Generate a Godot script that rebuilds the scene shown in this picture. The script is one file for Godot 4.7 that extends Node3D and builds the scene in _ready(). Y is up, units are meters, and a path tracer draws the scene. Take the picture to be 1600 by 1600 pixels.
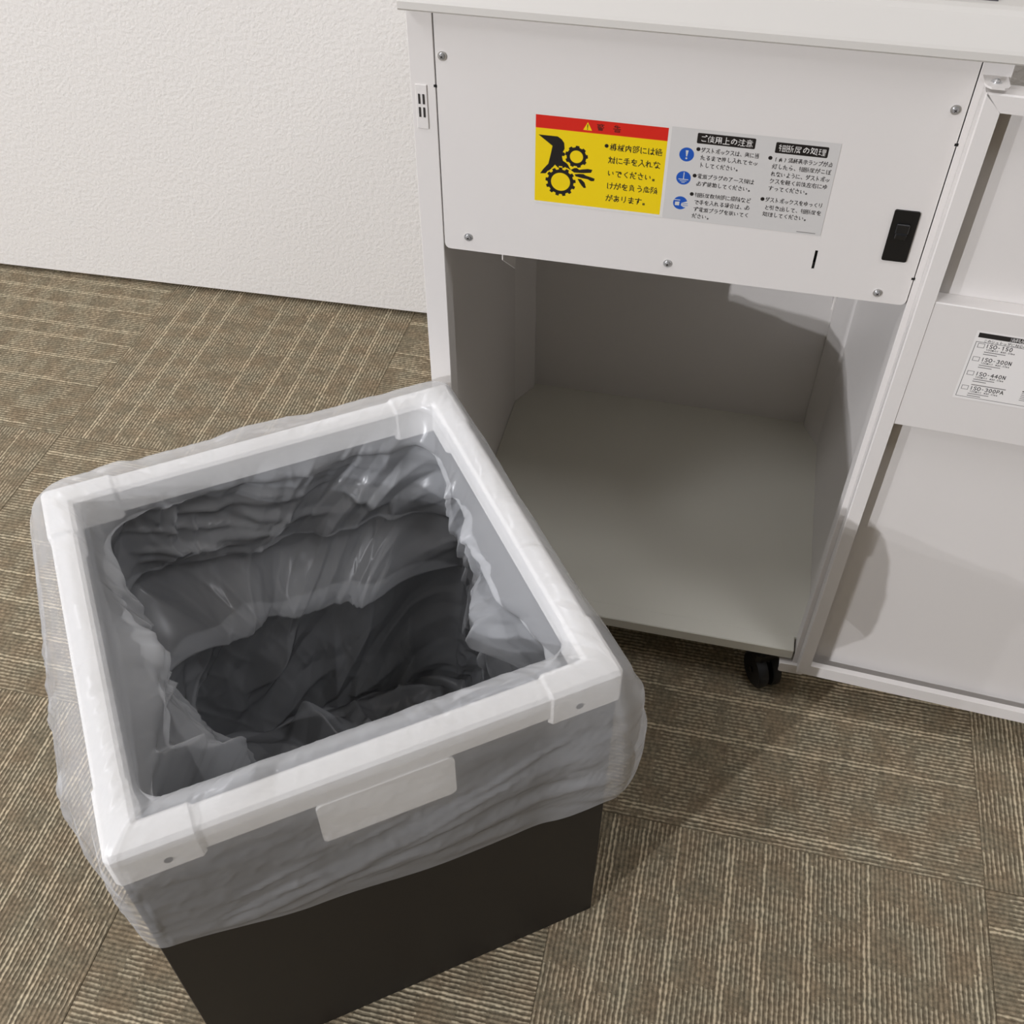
extends Node3D
# An office corner: a paper shredder cabinet with its door open, and its dust bin pulled out and lined with a plastic bag.
# The shredder's front panel is the plane z = 0; x runs to the right along it, y is up.

var M := {}
var taken := {}

const TILE := 0.509
const TINT := Color(0.975, 0.977, 1.0)


func _ready() -> void:
	seed(7)
	# --- camera, environment, lights ---
	var cam := Camera3D.new()
	cam.name = "camera"
	cam.fov = 51.97
	cam.near = 0.02
	cam.transform = Transform3D(Basis(Vector3.UP, 0.2304) * Basis(Vector3.RIGHT, -0.7989) * Basis(Vector3.BACK, -0.0017), Vector3(0.2818, 1.2381, 0.9043))
	add_child(cam)
	var env := Environment.new()
	env.background_mode = Environment.BG_COLOR
	env.background_color = Color(0.02, 0.02, 0.02)
	env.tonemap_mode = Environment.TONE_MAPPER_LINEAR
	env.tonemap_exposure = 1.0
	env.sdfgi_enabled = true
	env.ssao_enabled = true
	env.ssil_enabled = true
	var we := WorldEnvironment.new()
	we.name = "environment"
	we.environment = env
	add_child(we)
	materials()
	lamps()
	# --- structure ---
	room()
	carpet()
	# --- things ---
	shredder()
	dust_bin()
	liner()


func lamps() -> void:
	# two adjustable ceiling spots, far to the left and behind the photographer, give the crisp shadows
	spot(Vector3(-3.74, 2.50, 5.96), Vector3(0.25, 0.35, 0.2), 26.0, TINT, "white ceiling spotlight far behind the camera")
	spot(Vector3(-4.62, 2.50, 4.17), Vector3(0.25, 0.35, 0.2), 7.5, TINT, "white ceiling spotlight far to the left of the bin")
	for p in [[-1.4, 1.4, 1.7], [-1.4, 0.25, 1.6], [1.2, 0.72, 1.15]]:
		panel_lamp(Vector3(p[0], 2.58, p[1]), p[2], "square white panel light in the ceiling " + ("left of the photographer" if p[1] > 1 else "above the carpet left of the bin" if p[0] < 0 else "above the open shredder door"))


func spot(at: Vector3, aim: Vector3, energy: float, tint: Color, label: String) -> void:
	var o := thing("ceiling_spotlight", label, "spotlight", at, 0.0)
	var away := (aim - at).normalized()
	var s := begin()
	tube(s, -away * 0.13, away * 0.005, 0.055, 0.062, 24, true)
	obj("housing", s, M.white_plastic, o)
	s = begin()
	tube(s, Vector3(0, 0.1, 0), -away * 0.06, 0.012, 0.012, 12, true)
	obj("bracket", s, M.white_plastic, o)
	s = begin()
	tube(s, away * 0.0055, away * 0.008, 0.05, 0.05, 24, true)
	obj("lamp_lens", s, M.glow, o)
	var l := SpotLight3D.new()
	l.name = "beam"
	l.light_color = tint
	l.light_energy = energy
	l.light_size = 0.035
	l.spot_angle = 40.0
	l.spot_angle_attenuation = 0.6
	l.spot_range = 25.0
	l.spot_attenuation = 2.0
	l.shadow_enabled = true
	l.position = away * 0.03
	o.add_child(l)
	l.look_at_from_position(at + away * 0.03, aim, Vector3.UP)


func panel_lamp(at: Vector3, energy: float, label: String) -> void:
	var o := thing("ceiling_panel_light", label, "ceiling light", at, 0.0, "panel lights in the ceiling")
	var s := begin()
	for k in 4:
		var d := Vector3(0.31, 0, 0).rotated(Vector3.UP, k * PI / 2)
		cbox(s, d, Vector3(0.02, 0.03, 0.6) if k % 2 == 0 else Vector3(0.64, 0.03, 0.02), 0.003)
	obj("frame", s, M.white_plastic, o)
	s = begin()
	cbox(s, Vector3(0, 0.004, 0), Vector3(0.6, 0.012, 0.6), 0.002)
	obj("lamp_diffuser", s, M.glow_panel, o)
	var l := AreaLight3D.new()
	l.name = "panel_glow"
	l.area_size = Vector2(0.58, 0.58)
	l.light_color = TINT
	l.light_energy = energy
	l.area_range = 20.0
	l.area_attenuation = 2.0
	l.shadow_enabled = true
	l.position = Vector3(0, -0.012, 0)
	l.rotation.x = -PI / 2
	o.add_child(l)


# ------------------------------------------------------------------ naming
func numbered(called: String) -> String:
	var n: int = taken.get(called, 0)
	taken[called] = n + 1
	return called if n == 0 else "%s_%03d" % [called, n]


func tag(o: Node3D, label: String, category: String, group := "") -> void:
	o.set_meta("label", label)
	o.set_meta("category", category)
	if group:
		o.set_meta("group", group)


func thing(called: String, label: String, category: String, at: Vector3, turn: float, group := "") -> Node3D:
	var o := Node3D.new()
	o.name = numbered(called)
	add_child(o)
	o.position = at
	o.rotation.y = turn
	tag(o, label, category, group)
	return o


func mesh_node(called: String, mesh: Mesh, m: Material, parent: Node) -> MeshInstance3D:
	var o := MeshInstance3D.new()
	o.name = numbered(called) if parent == self else called
	o.mesh = mesh
	o.material_override = m
	o.cast_shadow = GeometryInstance3D.SHADOW_CASTING_SETTING_ON
	parent.add_child(o, true)
	return o


func obj(called: String, s: SurfaceTool, m: Material, parent: Node = self) -> MeshInstance3D:
	return mesh_node(called, s.commit(), m, parent)


func struct(called: String, s: SurfaceTool, m: Material) -> MeshInstance3D:
	var o := obj(called, s, m)
	o.set_meta("kind", "structure")
	return o


# ------------------------------------------------------------------ shapes
func begin() -> SurfaceTool:
	var s := SurfaceTool.new()
	s.begin(Mesh.PRIMITIVE_TRIANGLES)
	return s


func tri(s: SurfaceTool, a: Vector3, b: Vector3, c: Vector3, out: Vector3) -> void:
	var n := (b - a).cross(c - a)
	if n.length_squared() < 1e-20:
		return
	n = n.normalized()
	var pts := [a, c, b]
	if n.dot(out) < 0:
		n = -n
		pts = [a, b, c]
	for p in pts:
		s.set_normal(n)
		s.add_vertex(p)


func quad(s: SurfaceTool, a: Vector3, b: Vector3, c: Vector3, d: Vector3, out: Vector3) -> void:
	tri(s, a, b, c, out)
	tri(s, a, c, d, out)


# a box whose twelve edges are chamfered by r
func cbox(s: SurfaceTool, c: Vector3, size: Vector3, r: float, turn := Basis()) -> void:
	var h := size / 2
	r = minf(r, minf(h.x, minf(h.y, h.z)) * 0.9)
	var P := {}
	for sx in [-1, 1]:
		for sy in [-1, 1]:
			for sz in [-1, 1]:
				var k := Vector3(sx, sy, sz)
				for ax in 3:
					var v := h - Vector3(r, r, r)
					v[ax] = h[ax]
					P[[sx, sy, sz, ax]] = c + turn * (v * k)
				tri(s, P[[sx, sy, sz, 0]], P[[sx, sy, sz, 1]], P[[sx, sy, sz, 2]], turn * k)
	for ax in 3:
		var u := (ax + 1) % 3
		var v := (ax + 2) % 3
		for sa in [-1, 1]:
			var q := []
			for e in [[-1, -1], [1, -1], [1, 1], [-1, 1]]:
				var k := [0, 0, 0]
				k[ax] = sa
				k[u] = e[0]
				k[v] = e[1]
				q.append(P[[k[0], k[1], k[2], ax]])
			var n := Vector3()
			n[ax] = sa
			quad(s, q[0], q[1], q[2], q[3], turn * n)
		for su in [-1, 1]:
			for sv in [-1, 1]:
				var a := [0, 0, 0]
				a[u] = su
				a[v] = sv
				a[ax] = -1
				var b := a.duplicate()
				b[ax] = 1
				var n := Vector3()
				n[u] = su
				n[v] = sv
				quad(s, P[[a[0], a[1], a[2], u]], P[[b[0], b[1], b[2], u]], P[[b[0], b[1], b[2], v]], P[[a[0], a[1], a[2], v]], turn * n)


# box given by its two corners
func bx(s: SurfaceTool, lo: Vector3, hi: Vector3, r := 0.0006) -> void:
	cbox(s, (lo + hi) / 2, hi - lo, r)


func tube(s: SurfaceTool, a: Vector3, b: Vector3, ra: float, rb: float, n: int, caps := true) -> void:
	var d := (b - a).normalized()
	var u := d.cross(Vector3.UP if absf(d.y) < 0.9 else Vector3.RIGHT).normalized()
	var v := d.cross(u)
	for i in n:
		var t0 := TAU * i / n
		var t1 := TAU * (i + 1) / n
		var e0 := u * cos(t0) + v * sin(t0)
		var e1 := u * cos(t1) + v * sin(t1)
		var p := [a + e0 * ra, a + e1 * ra, b + e1 * rb, b + e0 * rb]
		var ns := [e0, e1, e1, e0]
		var order := [0, 1, 2, 0, 2, 3]
		if (p[1] - p[0]).cross(p[2] - p[0]).dot(e0) > 0:
			order = [0, 2, 1, 0, 3, 2]
		for k in order:
			s.set_normal(ns[k])
			s.add_vertex(p[k])
		if caps:
			tri(s, a, p[0], p[1], -d)
			tri(s, b, p[2], p[3], d)


# a polygon in the plane (o; u, v) pushed along w
func slab(s: SurfaceTool, pts: PackedVector2Array, o: Vector3, u: Vector3, v: Vector3, w: Vector3) -> void:
	var mid := Vector2()
	for p in pts:
		mid += p / pts.size()
	var ids := Geometry2D.triangulate_polygon(pts)
	var at := func(p: Vector2, k: float) -> Vector3: return o + u * p.x + v * p.y + w * k
	for i in range(0, ids.size(), 3):
		tri(s, at.call(pts[ids[i]], 0.0), at.call(pts[ids[i + 1]], 0.0), at.call(pts[ids[i + 2]], 0.0), -w)
		tri(s, at.call(pts[ids[i]], 1.0), at.call(pts[ids[i + 1]], 1.0), at.call(pts[ids[i + 2]], 1.0), w)
	var area := 0.0
	for i in pts.size():
		area += pts[i].cross(pts[(i + 1) % pts.size()])
	var turn := -signf(area)
	for i in pts.size():
		var a := pts[i]
		var b := pts[(i + 1) % pts.size()]
		var n2 := Vector2(-(b - a).y, (b - a).x) * turn
		quad(s, at.call(a, 0.0), at.call(b, 0.0), at.call(b, 1.0), at.call(a, 1.0), u * n2.x + v * n2.y)


func rounded(w0: float, h0: float, w1: float, h1: float, r: float) -> PackedVector2Array:
	var out := PackedVector2Array()
	for k in 4:
		var c := Vector2(w1 - r if k in [0, 3] else w0 + r, h1 - r if k < 2 else h0 + r)
		for i in 6:
			out.append(c + Vector2(r, 0).rotated(PI / 2 * (k + i / 5.0)))
	return out


# a textured quad: lower left, lower right, upper right, upper left
func print_quad(a: Vector3, b: Vector3, c: Vector3, d: Vector3) -> SurfaceTool:
	var s := begin()
	var n := (b - a).cross(d - a).normalized()
	for k in [[a, Vector2(0, 1)], [d, Vector2(0, 0)], [b, Vector2(1, 1)], [b, Vector2(1, 1)], [d, Vector2(0, 0)], [c, Vector2(1, 0)]]:
		s.set_normal(n)
		s.set_uv(k[1])
		s.add_vertex(k[0])
	return s


# ------------------------------------------------------------------ materials
func mat(c: Color, rough: float, metal := 0.0) -> StandardMaterial3D:
	var m := StandardMaterial3D.new()
	m.albedo_color = c
	m.roughness = rough
	m.metallic = metal
	return m


func noise_map(freq: float, oct: int, seed_: int, size := 512) -> NoiseTexture2D:
	var n := FastNoiseLite.new()
	n.noise_type = FastNoiseLite.TYPE_SIMPLEX_SMOOTH
	n.frequency = freq
	n.fractal_octaves = oct
	n.seed = seed_
	var t := NoiseTexture2D.new()
	t.width = size
	t.height = size
	t.seamless = true
	t.noise = n
	return t


func materials() -> void:
	M.steel = mat(Color8(226, 222, 218), 0.42)
	M.steel.heightmap_enabled = true
	M.steel.heightmap_texture = noise_map(0.05, 2, 3)
	M.steel.heightmap_scale = 0.003
	M.steel.uv1_triplanar = true
	M.steel.uv1_scale = Vector3(8, 8, 8)
	M.inner_steel = mat(Color8(206, 204, 196), 0.5)
	M.white_plastic = mat(Color8(236, 233, 228), 0.4)
	M.rim_plastic = mat(Color8(246, 244, 240), 0.38)
	M.black_plastic = mat(Color8(20, 20, 21), 0.35)
	M.grey_plastic = mat(Color8(70, 70, 74), 0.4)
	M.rubber = mat(Color8(24, 24, 26), 0.6)
	M.cover_board = mat(Color8(224, 222, 210), 0.5)
	M.switch_black = mat(Color8(30, 30, 31), 0.25)
	M.dark_metal = mat(Color8(52, 50, 49), 0.4)
	M.chrome = mat(Color8(215, 215, 215), 0.28, 0.75)
	M.cover = mat(Color8(215, 212, 206), 0.45)
	M.bin = mat(Color8(31, 28, 27), 0.5)
	M.glow = mat(Color.WHITE, 0.5)
	M.glow.emission_enabled = true
	M.glow.emission = TINT
	M.glow.emission_energy_multiplier = 1.5
	M.glow_panel = mat(Color.WHITE, 0.5)
	M.glow_panel.emission_enabled = true
	M.glow_panel.emission = TINT
	M.glow_panel.emission_energy_multiplier = 0.35
	M.plaster = mat(Color8(228, 225, 220), 0.85)
	M.plaster.heightmap_enabled = true
	M.plaster.heightmap_texture = noise_map(0.022, 3, 11, 1024)
	M.plaster.heightmap_scale = 0.09
	M.plaster.uv1_triplanar = true
	M.plaster.uv1_scale = Vector3(4.2, 4.2, 4.2)
	M.ceiling = mat(Color8(232, 230, 226), 0.9)
	M.carpet_far = mat(Color8(134, 121, 101), 0.95)
	M.film = mat(Color(0.95, 0.96, 0.975, 0.38), 0.27)
	M.film.transparency = BaseMaterial3D.TRANSPARENCY_ALPHA
	M.film.cull_mode = BaseMaterial3D.CULL_DISABLED
	M.film.backlight_enabled = true
	M.film.backlight = Color(0.7, 0.7, 0.7)
	M.film.metallic_specular = 0.9


# ------------------------------------------------------------------ the room
func room() -> void:
	var s := begin()
	bx(s, Vector3(-7.6, -0.2, -1.2), Vector3(5.6, -0.0065, 9.6), 0.001)
	struct("floor", s, M.carpet_far)
	s = begin()
	bx(s, Vector3(-7.6, 2.6, -1.2), Vector3(5.6, 2.75, 9.6), 0.001)
	struct("ceiling", s, M.ceiling)
	s = begin()
	cbox(s, Vector3(-1, 1.3035, -0.06), Vector3(13.0, 2.593, 0.12), 0.001)
	var w := struct("wall_back", s, M.plaster)
	w.position = Vector3(-0.0051, 0.003, -0.7699)
	w.rotation.y = 0.0329
	s = begin()
	bx(s, Vector3(-7.6, -0.0065, -1.2), Vector3(-7.4, 2.6, 9.6), 0.001)
	struct("wall_left", s, M.plaster)
	s = begin()
	bx(s, Vector3(5.4, -0.0065, -1.2), Vector3(5.6, 2.6, 9.6), 0.001)
	struct("wall_right", s, M.plaster)
	s = begin()
	bx(s, Vector3(-7.4, -0.0065, 9.4), Vector3(5.4, 2.6, 9.6), 0.001)
	struct("wall_front", s, M.plaster)


func carpet() -> void:
	var base: Node3D = get_node("floor")
	var looks := []
	for k in 3:
		looks.append(carpet_look(100 + k))
	var shapes := [tile_shape(0), tile_shape(1)]
	var r := RandomNumberGenerator.new()
	r.seed = 5
	for j in range(-1, 7):
		for i in range(-5, 7):
			var o := mesh_node("carpet_tile", shapes[0], looks[r.randi() % 3], base)
			var at := Vector3((i + 0.5) * TILE, 0, (j + 0.5) * TILE)
			var turn := 0.0 if posmod(i + j, 2) == 1 else PI / 2
			if r.randf() < 0.5:
				turn += PI
			o.transform = Transform3D(Basis(Vector3.UP, 0.0072), Vector3(-0.8166, 0, -0.2739)) * Transform3D(Basis(Vector3.UP, turn), at)
			if j == -1:
				o.mesh = shapes[1] if absf(sin(turn)) < 0.5 else shapes[0]


# ribs run along z; the top is at y = 0
func tile_shape(_kind: int) -> ArrayMesh:
	var s := begin()
	var h := TILE / 2 - 0.0001
	var e := 0.0005
	var top := [Vector3(-h + e, 0, -h + e), Vector3(h - e, 0, -h + e), Vector3(h - e, 0, h - e), Vector3(-h + e, 0, h - e)]
	var rim := [Vector3(-h, -0.0005, -h), Vector3(h, -0.0005, -h), Vector3(h, -0.0005, h), Vector3(-h, -0.0005, h)]
	var put := func(a: Vector3, n: Vector3) -> void:
		s.set_normal(n)
		s.set_uv(Vector2(a.x / TILE + 0.5, a.z / TILE + 0.5))
		s.add_vertex(a)
	for k in [0, 1, 2, 0, 2, 3]:
		put.call(top[k], Vector3.UP)
	for k in 4:
		var l := (k + 1) % 4
		var out: Vector3 = (rim[k] + rim[l]).normalized() * Vector3(1, 0, 1)
		var n := (out.normalized() + Vector3(0, 0.8, 0)).normalized()
		for p in [top[k], rim[k], rim[l], top[k], rim[l], top[l]]:
			put.call(p, n)
		for p in [rim[k], rim[k] - Vector3(0, 0.0051, 0), rim[l] - Vector3(0, 0.0051, 0), rim[k], rim[l] - Vector3(0, 0.0051, 0), rim[l]]:
			put.call(p, out.normalized())
	return s.commit()


# ribbed loop pile: tan ribs that come and go in blocks on a dark heather ground
func carpet_look(seed_: int) -> StandardMaterial3D:
	var r := RandomNumberGenerator.new()
	r.seed = seed_
	var S := 900
	var per := 10
	var ribs := S / per
	var on := PackedByteArray()
	on.resize(ribs * S)
	var j := 0
	while j < ribs:
		var wide := r.randi_range(5, 10)
		var v := 0
		var state := r.randf() < 0.6
		var cuts := []
		while v < S:
			var n := r.randi_range(36, 130) if state else r.randi_range(26, 84)
			cuts.append([v, v + n, state])
			v += n
			state = not state
		for k in range(j, mini(j + wide, ribs)):
			for c in cuts:
				if c[2]:
					for y in range(maxi(0, c[0] + r.randi_range(-9, 9)), mini(S, c[1] + r.randi_range(-9, 9))):
						on[k * S + y] = 1
		j += wide
		if r.randf() < 0.85:
			for k in range(j, mini(j + 2, ribs)):
				var a := r.randi_range(0, 200) if r.randf() < 0.4 else 0
				var b := r.randi_range(550, S) if r.randf() < 0.4 else S
				for y in range(a, b):
					on[k * S + y] = 2
			j += 2
	var f := FastNoiseLite.new()
	f.seed = seed_
	f.frequency = 1.0
	f.fractal_type = FastNoiseLite.FRACTAL_NONE
	var wob := PackedFloat32Array()
	var fat := PackedFloat32Array()
	wob.resize(ribs * S)
	fat.resize(ribs * S)
	for k in ribs:
		for y in S:
			wob[k * S + y] = f.get_noise_2d(k * 7.3, y * 0.035) * 1.1
			fat[k * S + y] = f.get_noise_2d(k * 5.1 + 300.0, y * 0.09)
	var col := PackedByteArray()
	var hgt := PackedByteArray()
	col.resize(S * S * 3)
	hgt.resize(S * S)
	var dark := Vector3(136, 124, 103)
	var light := Vector3(198, 184, 156)
	for y in S:
		for x in S:
			var k := x / per
			var q := k * S + y
			var d := absf((x % per) - 4.5 - wob[q])
			var speck := r.randf()
			var tuft := fat[q]
			var profile := clampf(1.0 - d / 5.2, 0.0, 1.0)
			var c := dark * (0.90 + 0.20 * profile + 0.20 * (speck - 0.5) + 0.14 * tuft)
			var h := 0.5 * profile + 0.15 * speck
			if on[q]:
				var half := 2.0 + 0.9 * tuft + (0.6 if on[q] == 2 else 0.0)
				var m := clampf(half + 0.6 - d, 0.0, 1.0)
				c = c.lerp(light * ((0.99 if on[q] == 2 else 0.90) + 0.14 * (speck - 0.5) + 0.10 * tuft), m)
				h = maxf(h, m * (0.85 + 0.15 * tuft) * sqrt(clampf(1.0 - d * d / 16.0, 0.0, 1.0)))
			var tint := f.get_noise_2d(x * 0.011 + 50.0, y * 0.011) * 3.0
			var at := (y * S + x) * 3
			col[at] = int(clampf(c.x + tint, 0, 255))
			col[at + 1] = int(clampf(c.y, 0, 255))
			col[at + 2] = int(clampf(c.z - tint * 0.4, 0, 255))
			hgt[y * S + x] = int(clampf(h * 255.0, 0, 255))
	var m := mat(Color.WHITE, 0.95)
	m.albedo_texture = ImageTexture.create_from_image(Image.create_from_data(S, S, false, Image.FORMAT_RGB8, col))
	m.heightmap_enabled = true
	m.heightmap_texture = ImageTexture.create_from_image(Image.create_from_data(S, S, false, Image.FORMAT_L8, hgt))
	m.heightmap_scale = 0.22
	m.metallic_specular = 0.2
	return m


# ------------------------------------------------------------------ the shredder
func shredder() -> void:
	var o := thing("paper_shredder", "tall white office paper shredder on casters, its door open and its dust compartment empty", "shredder", Vector3(0, 0.0219, 0), 0.0)
	var s := begin()
	# body: side sheets, back, folded corners at the back, and the folded front posts
	bx(s, Vector3(-0.0250, 0.060, -0.500), Vector3(-0.0235, 0.872, -0.001))
	bx(s, Vector3(0.4720, 0.060, -0.500), Vector3(0.4810, 0.872, -0.012))
	bx(s, Vector3(-0.0250, 0.060, -0.500), Vector3(0.4810, 0.872, -0.4735))
	for k in [[-0.0235, -0.42, -0.0008, -0.4640], [0.4720, -0.42, 0.4495, -0.4640]]:
		quad(s, Vector3(k[0], 0.06, k[1]), Vector3(k[2], 0.06, k[3]), Vector3(k[2], 0.87, k[3]), Vector3(k[0], 0.87, k[1]), Vector3(0, 0, 1))
		quad(s, Vector3(k[2], 0.06, k[3]), Vector3(k[2], 0.06, -0.4745), Vector3(k[2], 0.87, -0.4745), Vector3(k[2], 0.87, k[3]), Vector3(0, 0, 1))
	obj("cabinet_body", s, M.steel, o)
	s = begin()
	bx(s, Vector3(-0.0250, 0.060, -0.0012), Vector3(-0.0012, 0.872, 0.0))
	bx(s, Vector3(-0.0024, 0.060, -0.024), Vector3(-0.0012, 0.872, -0.0006))
	obj("front_post", s, M.steel, o)
	s = begin()
	bx(s, Vector3(0.4567, 0.060, -0.0012), Vector3(0.4810, 0.872, 0.0))
	bx(s, Vector3(0.4567, 0.060, -0.024), Vector3(0.4579, 0.872, -0.0006))
	obj("front_post", s, M.steel, o)
	# bottom board with its front lip
	s = begin()
	bx(s, Vector3(-0.0232, 0.0680, -0.0250), Vector3(0.4545, 0.0860, 0.0), 0.0012)
	bx(s, Vector3(-0.0232, 0.0680, -0.4740), Vector3(0.4722, 0.0860, -0.0240), 0.0004)
	obj("bottom_board", s, M.cover_board, o)
	# machine block above the dust compartment
	s = begin()
	bx(s, Vector3(-0.0230, 0.668, -0.4735), Vector3(0.4715, 0.700, -0.010))
	bx(s, Vector3(0.06, 0.700, -0.40), Vector3(0.40, 0.86, -0.06))
	obj("shredding_unit", s, M.inner_steel, o)
	# guide plates that hang below the front panel
	for k in [[0.0588, 0.626, 0.582, -0.058], [0.3900, 0.617, 0.640, -0.050]]:
		s = begin()
		slab(s, PackedVector2Array([Vector2(-0.003, 0.668), Vector2(-0.003, k[1]), Vector2(k[3], k[2]), Vector2(-0.075, 0.668)]), Vector3(k[0], 0, 0), Vector3(0, 0, 1), Vector3.UP, Vector3(0.0012, 0, 0))
		obj("guide_plate", s, M.steel, o)
	s = begin()
	bx(s, Vector3(0.3600, 0.6560, -0.0110), Vector3(0.3670, 0.6680, -0.0020), 0.0005)
	bx(s, Vector3(0.3600, 0.6660, -0.0110), Vector3(0.3670, 0.6860, -0.0060), 0.0005)
	obj("sensor_block", s, M.black_plastic, o)
	# front panel with a slit
	var holder := CSGCombiner3D.new()
	var sheet := CSGPolygon3D.new()
	sheet.polygon = PackedVector2Array([Vector2(0.0, 0.8705), Vector2(0.0, 0.6403), Vector2(0.0005, 0.6378), Vector2(0.0018, 0.6358), Vector2(0.0036, 0.6346), Vector2(0.006, 0.6343), Vector2(0.4495, 0.6343), Vector2(0.4519, 0.6346), Vector2(0.4537, 0.6358), Vector2(0.4550, 0.6378), Vector2(0.4555, 0.6403), Vector2(0.4555, 0.8705)])
	sheet.depth = 0.0012
	sheet.position = Vector3(0, 0, 0.0002)
	var slit := CSGBox3D.new()
	slit.size = Vector3(0.0026, 0.0200, 0.02)
	slit.position = Vector3(0.3635, 0.6716, 0)
	slit.operation = CSGShape3D.OPERATION_SUBTRACTION
	holder.add_child(sheet)
	holder.add_child(slit)
	holder.name = "front_panel"
	sheet.name = "sheet"
	slit.name = "slit"
	sheet.material = M.steel
	slit.material = M.steel
	o.add_child(holder, true)
	for p in [[0.0066, 0.8296], [0.4465, 0.8260], [0.0250, 0.6500], [0.2267, 0.6483], [0.4275, 0.6447]]:
		screw(o, Vector3(p[0], p[1], 0.0003), Vector3.BACK, 0.0042)
	for p in [[-0.0010, 0.8016], [0.4560, 0.7963], [0.4555, 0.6640]]:
		s = begin()
		bx(s, Vector3(p[0] - 0.0018, p[1] - 0.0012, -0.0004), Vector3(p[0] + 0.0014, p[1] + 0.0012, 0.0004), 0.0001)
		obj("notch", s, M.black_plastic, o)
	# power switch
	s = begin()
	slab(s, rounded(0.4220, 0.6808, 0.4442, 0.7322, 0.0018), Vector3(0, 0, 0.0002), Vector3.RIGHT, Vector3.UP, Vector3(0, 0, 0.0016))
	var sw := obj("power_switch", s, M.black_plastic, o)
	s = begin()
	bx(s, Vector3(0.4268, 0.7095, 0.0016), Vector3(0.4385, 0.7195, 0.0038), 0.0008)
	cbox(s, Vector3(0.4326, 0.7075, 0.0032), Vector3(0.0105, 0.0065, 0.0028), 0.0008, Basis(Vector3.RIGHT, 0.35))
	obj("rocker", s, M.switch_black, sw)
	# latch plate on the left post, with four slots
	s = begin()
	bx(s, Vector3(-0.0205, 0.7600, 0.0), Vector3(-0.0095, 0.8020, 0.0012), 0.0004)
	var latch := obj("latch_plate", s, M.steel, o)
	for p in [[-0.0172, 0.7885], [-0.0130, 0.7885], [-0.0172, 0.7760], [-0.0130, 0.7760]]:
		s = begin()
		bx(s, Vector3(p[0] - 0.0010, p[1] - 0.0048, 0.0006), Vector3(p[0] + 0.0010, p[1] + 0.0048, 0.0013), 0.0001)
		bx(s, Vector3(p[0] - 0.0004, p[1] - 0.0045, 0.0012), Vector3(p[0] + 0.0009, p[1] + 0.0045, 0.0019), 0.0001)
		obj("catch_pin", s, M.dark_metal, latch)
	# lid: upright lip, sloping front, flat top
	s = begin()
	var prof := PackedVector2Array([Vector2(0.0140, 0.8712), Vector2(0.0158, 0.8730), Vector2(0.0158, 0.8790), Vector2(0.0145, 0.8815), Vector2(0.0010, 0.9020), Vector2(-0.0030, 0.9052), Vector2(-0.0080, 0.9068), Vector2(-0.5060, 0.9068), Vector2(-0.5080, 0.9040), Vector2(-0.5080, 0.8712)])
	slab(s, prof, Vector3(-0.0268, 0, 0), Vector3(0, 0, 1), Vector3.UP, Vector3(0.5103, 0, 0))
	var lid := obj("lid", s, M.cover, o)
	s = begin()
	slab(s, PackedVector2Array([Vector2(-0.0150, 0.9060), Vector2(-0.0160, 0.9090), Vector2(-0.12, 0.9090), Vector2(-0.12, 0.9060)]), Vector3(0.30, 0, 0), Vector3(0, 0, 1), Vector3.UP, Vector3(0.156, 0, 0))
	obj("control_panel", s, M.grey_plastic, lid)
	# printed label
	var lbl := obj("warning_label", print_quad(Vector3(0.0905, 0.6970, 0.0005), Vector3(0.3635, 0.6970, 0.0005), Vector3(0.3635, 0.7870, 0.0005), Vector3(0.0905, 0.7870, 0.0005)), label_look(), o)
	lbl.set_meta("label", "yellow and grey printed warning label with gears and a hand")
	# casters
	var first: Node3D
	for p in [[0.4210, -0.034, 0.5], [0.0300, -0.034, -0.7], [0.4250, -0.440, 0.2], [0.0300, -0.440, 1.1]]:
		if first == null:
			first = caster()
			o.add_child(first, true)
		var c: Node3D = first
		if p != [0.4210, -0.034, 0.5]:
			c = first.duplicate()
			c.name = "caster"
			o.add_child(c, true)
		c.position = Vector3(p[0], -0.0219, p[1])
		c.rotation.y = p[2]
	# hinge brackets
	s = begin()
	slab(s, PackedVector2Array([Vector2(0.4590, -0.001), Vector2(0.4590, 0.0150), Vector2(0.4605, 0.0200), Vector2(0.4640, 0.0230), Vector2(0.4740, 0.0230), Vector2(0.4770, 0.0215), Vector2(0.4785, 0.0180), Vector2(0.4785, -0.001)]), Vector3(0, 0.8545, 0), Vector3.RIGHT, Vector3(0, 0, 1), Vector3(0, 0.0018, 0))
	var hb := obj("hinge_bracket", s, M.steel, o)
	screw(hb, Vector3(0.4682, 0.8563, 0.0128), Vector3.UP, 0.0042)
	s = begin()
	slab(s, rounded(0.4395, 0.0520, 0.4720, 0.0690, 0.003), Vector3(0, 0, 0.0085), Vector3.RIGHT, Vector3.UP, Vector3(0, 0, 0.0018))
	bx(s, Vector3(0.4395, 0.0600, -0.02), Vector3(0.4720, 0.0618, 0.0090), 0.0004)
	obj("hinge_bracket", s, M.steel, o)
	door(o)


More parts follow.
